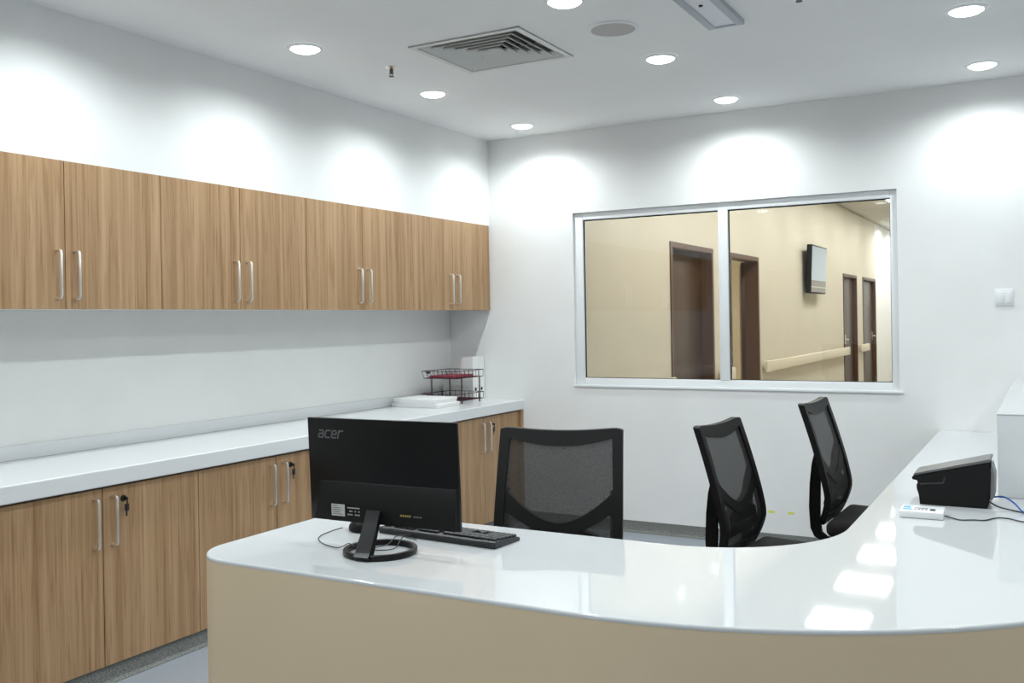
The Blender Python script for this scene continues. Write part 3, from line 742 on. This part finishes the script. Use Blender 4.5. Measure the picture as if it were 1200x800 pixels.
# ------------------------------------------------------------------ small things on the walls
sw = thing('light_switch', 'white square light switch on the wall beside the window', 'switch', (-.216, YB, 1.493))
obj('plate', bx((-.262, YB - .009, 1.449), (-.170, YB - .0002, 1.539), .003), 'white', sw)
obj('rocker', bx((-.252, YB - .013, 1.462), (-.218, YB - .0088, 1.526), .0015), 'white', sw)
obj('rocker', bx((-.214, YB - .013, 1.462), (-.180, YB - .0088, 1.526), .0015), 'white', sw)
for x in (-1.513, -1.393):
    o = obj('yellow_tape', bx((x - .019, YB - .0012, .199), (x + .019, YB - .0002, .214)), 'yellow'); tag(o, 'small yellow tape mark low on the window wall, the one nearer %s' % ('the oak cabinets' if x < -1.45 else 'the raised ledge'), 'tape', 'yellow tape marks')

# ------------------------------------------------------------------ ceiling fittings
lamps = [(-3.015, 3.44), (-3.012, 4.50), (-3.018, 5.56), (-1.69, 3.49), (-1.663, 4.51), (-1.647, 5.562), (-.29, 4.503), (-.286, 5.54),
         (-.29, 3.46), (-3.015, 2.40), (-1.67, 2.44), (-.29, 2.41), (-3.015, 1.34), (-1.67, 1.38), (-.29, 1.36), (1.08, 4.50), (1.08, 2.44), (1.08, .6), (-1.67, .3), (-3.015, .3), (-.29, -.9), (2.3, 3.4)]
ld = bpy.data.lights.new('downlight_beam', 'SPOT'); ld.energy = SPOT_W; ld.color = SPOT_COL; ld.spot_size = SPOT_ANGLE; ld.spot_blend = SPOT_BLEND; ld.shadow_soft_size = .03
proto = None
for x, y in lamps:
    if proto is None:
        t = thing('ceiling_downlight', 'round white recessed downlight set in the plain ceiling', 'light', (x, y, HC), group='recessed ceiling downlights')
        obj('trim_ring', lathe(nb(), [(.066, -.0005), (.066, -.006), (.070, -.009), (.086, -.004), (.088, -.0005)], n=40), 'white', t, local=True)
        obj('lens', lathe(nb(), [(0, -.024), (.022, -.0232), (.042, -.0205), (.056, -.016), (.065, -.0095), (.068, -.0005)], n=40), 'lens', t, local=True)
        lo2 = bpy.data.objects.new('beam', ld); C.objects.link(lo2); lo2.parent = t; lo2.location = (0, 0, -.058); ORG[lo2.name] = Vector()
        proto = t
    else:
        t = copy_tree(proto); t.location = (x, y, HC)
    col_ = min((-3.015, -1.67, -.29, 1.08, 2.3), key=lambda c: abs(c - x))
    rank = sorted([q[1] for q in lamps if abs(q[0] - col_) < .2], reverse=True).index(y)
    t['label'] = 'round recessed downlight %s, %s from the window wall' % ({-3.015: 'in the row along the bulkhead', -1.67: 'in the middle row beside the speaker', -.29: 'in the row over the raised ledge', 1.08: 'in the row beyond the raised ledge', 2.3: 'by the far side wall'}[col_], ORD[rank])
for x, y, lab in ((-2.62, 20.35, 'nearer the last door'), (-2.62, 21.7, 'at the end wall')):
    t = copy_tree(proto); t.location = (x, y, CHC); t['label'] = 'round downlight at the far corridor end, ' + lab; t['group'] = 'corridor downlights'
    for ch in t.children:
        if ch.type == 'LIGHT': ch.data = ch.data.copy(); ch.data.energy = 60
# square four-way diffuser
v = thing('air_diffuser', 'square white louvred air diffuser in the ceiling', 'vent', ((VX0 + VX1) / 2, (VY0 + VY1) / 2, HC - .01))
def ring_bm(a0, b0, z0, a1, b1, z1):
    bm = nb(); cx, cy = (VX0 + VX1) / 2, (VY0 + VY1) / 2
    o_ = [bm.verts.new((cx + sx * a0, cy + sy * b0, z0)) for sx, sy in ((-1, -1), (1, -1), (1, 1), (-1, 1))]; i_ = [bm.verts.new((cx + sx * a1, cy + sy * b1, z1)) for sx, sy in ((-1, -1), (1, -1), (1, 1), (-1, 1))]
    o2 = [bm.verts.new(q.co + Vector((0, 0, .005))) for q in o_]; i2 = [bm.verts.new(q.co + Vector((0, 0, .005))) for q in i_]
    for k in range(4):
        j = (k + 1) % 4
        bm.faces.new((o_[k], o_[j], i_[j], i_[k])); bm.faces.new((o2[k], i2[k], i2[j], o2[j])); bm.faces.new((o_[k], o2[k], o2[j], o_[j])); bm.faces.new((i_[k], i_[j], i2[j], i2[k]))
    bmesh.ops.recalc_face_normals(bm, faces=bm.faces); return bm
ha, hb_ = (VX1 - VX0) / 2, (VY1 - VY0) / 2
bq = ring_bm(ha, hb_, HC - .008, ha - .028, hb_ - .028, HC - .008)
me2 = bpy.data.meshes.new('x'); q = ring_bm(ha - .028, hb_ - .028, HC - .008, ha - .034, hb_ - .034, HC + .03); q.to_mesh(me2); q.free(); bq.from_mesh(me2)
bpy.data.meshes.remove(me2); box(bq, (VX0, VY0, HC - .0055), (VX0 + .01, VY1, HC - .0002)); box(bq, (VX1 - .01, VY0, HC - .0055), (VX1, VY1, HC - .0002)); box(bq, (VX0, VY0, HC - .0055), (VX1, VY0 + .01, HC - .0002)); box(bq, (VX0, VY1 - .01, HC - .0055), (VX1, VY1, HC - .0002))
obj('frame', bq, 'vent', v, smooth=False)
for k in range(6):
    s0 = .038 + k * .040
    obj('louvre', ring_bm(ha - s0, hb_ - s0, HC - .006, ha - s0 - .022, hb_ - s0 - .022, HC + .016), 'vent', v, smooth=False)
b = nb(); box(b, (hx0, hy0, HC + .13), (hx1, hy1, HC + .14))
for lo, hi in (((hx0 - .01, hy0 - .01), (hx0, hy1 + .01)), ((hx1, hy0 - .01), (hx1 + .01, hy1 + .01)), ((hx0, hy0 - .01), (hx1, hy0)), ((hx0, hy1), (hx1, hy1 + .01))): box(b, (*lo, HC + .121), (*hi, HC + .14))
box(b, (hx0 + .0005, hy0 + .0005, HC + .085), (hx1 - .0005, hy1 - .0005, HC + .09))
obj('plenum', b, 'ventdark', v)
sp = thing('ceiling_speaker', 'round grey ceiling speaker grille beside the air diffuser', 'speaker', (-1.672, 3.94, HC))
obj('rim', lathe(nb(), [(.098, -.0005), (.098, -.007), (.103, -.009), (.112, -.005), (.114, -.0005)], n=40), 'white', sp, local=True)
obj('grille', lathe(nb(), [(0, -.006), (.099, -.006), (.099, -.0005)], n=40), 'grille', sp, local=True)
for x, y, lab in ((-2.88, 3.93, 'brass sprinkler head hanging from the ceiling by the air diffuser'), (-.845, 3.865, 'sprinkler head hanging from the ceiling by the emergency light')):
    t = thing('sprinkler_head', lab, 'sprinkler', (x, y, HC), group='ceiling sprinklers')
    obj('flange', lathe(nb(), [(.030, -.0005), (.030, -.003), (.014, -.010), (0, -.010)], n=24), 'steel', t, local=True)
    b = lathe(nb(), [(0, -.0105), (.009, -.0105), (.010, -.022), (.006, -.026), (.006, -.036), (0, -.036)], n=16)
    for sg in (-1, 1): tube(b, [(sg * .008, 0, -.022), (sg * .012, 0, -.034), (sg * .004, 0, -.047)], .002, 6)
    obj('frame', b, 'brass', t, local=True)
    obj('deflector', lathe(nb(), [(0, -.047), (.013, -.047), (.014, -.049), (0, -.049)], n=20), 'lockblack', t, local=True)
em = thing('emergency_light', 'grey framed rectangular emergency light fixed to the ceiling', 'light', (-1.22, 3.86, HC - .02))
EX0, EX1, EY0, EY1 = -1.298, -1.138, 3.56, 4.135
b = nb()
for lo, hi in (((EX0, EY0), (EX0 + .034, EY1)), ((EX1 - .034, EY0), (EX1, EY1)), ((EX0 + .034, EY0), (EX1 - .034, EY0 + .02)), ((EX0 + .034, EY1 - .02), (EX1 - .034, EY1))): box(b, (*lo, HC - .02), (*hi, HC - .0003), .001, 1)
obj('frame', b, 'greyframe', em)
obj('diffuser', bx((EX0 + .034, EY0 + .02, HC - .016), (EX1 - .034, EY1 - .02, HC - .0003)), 'greypanel', em)
obj('indicator', lathe(nb(), [(0, -.006), (.008, -.005), (.009, 0), (0, 0)], c=(-1.225, 3.80, HC - .0162), n=16), 'lockblack', em)
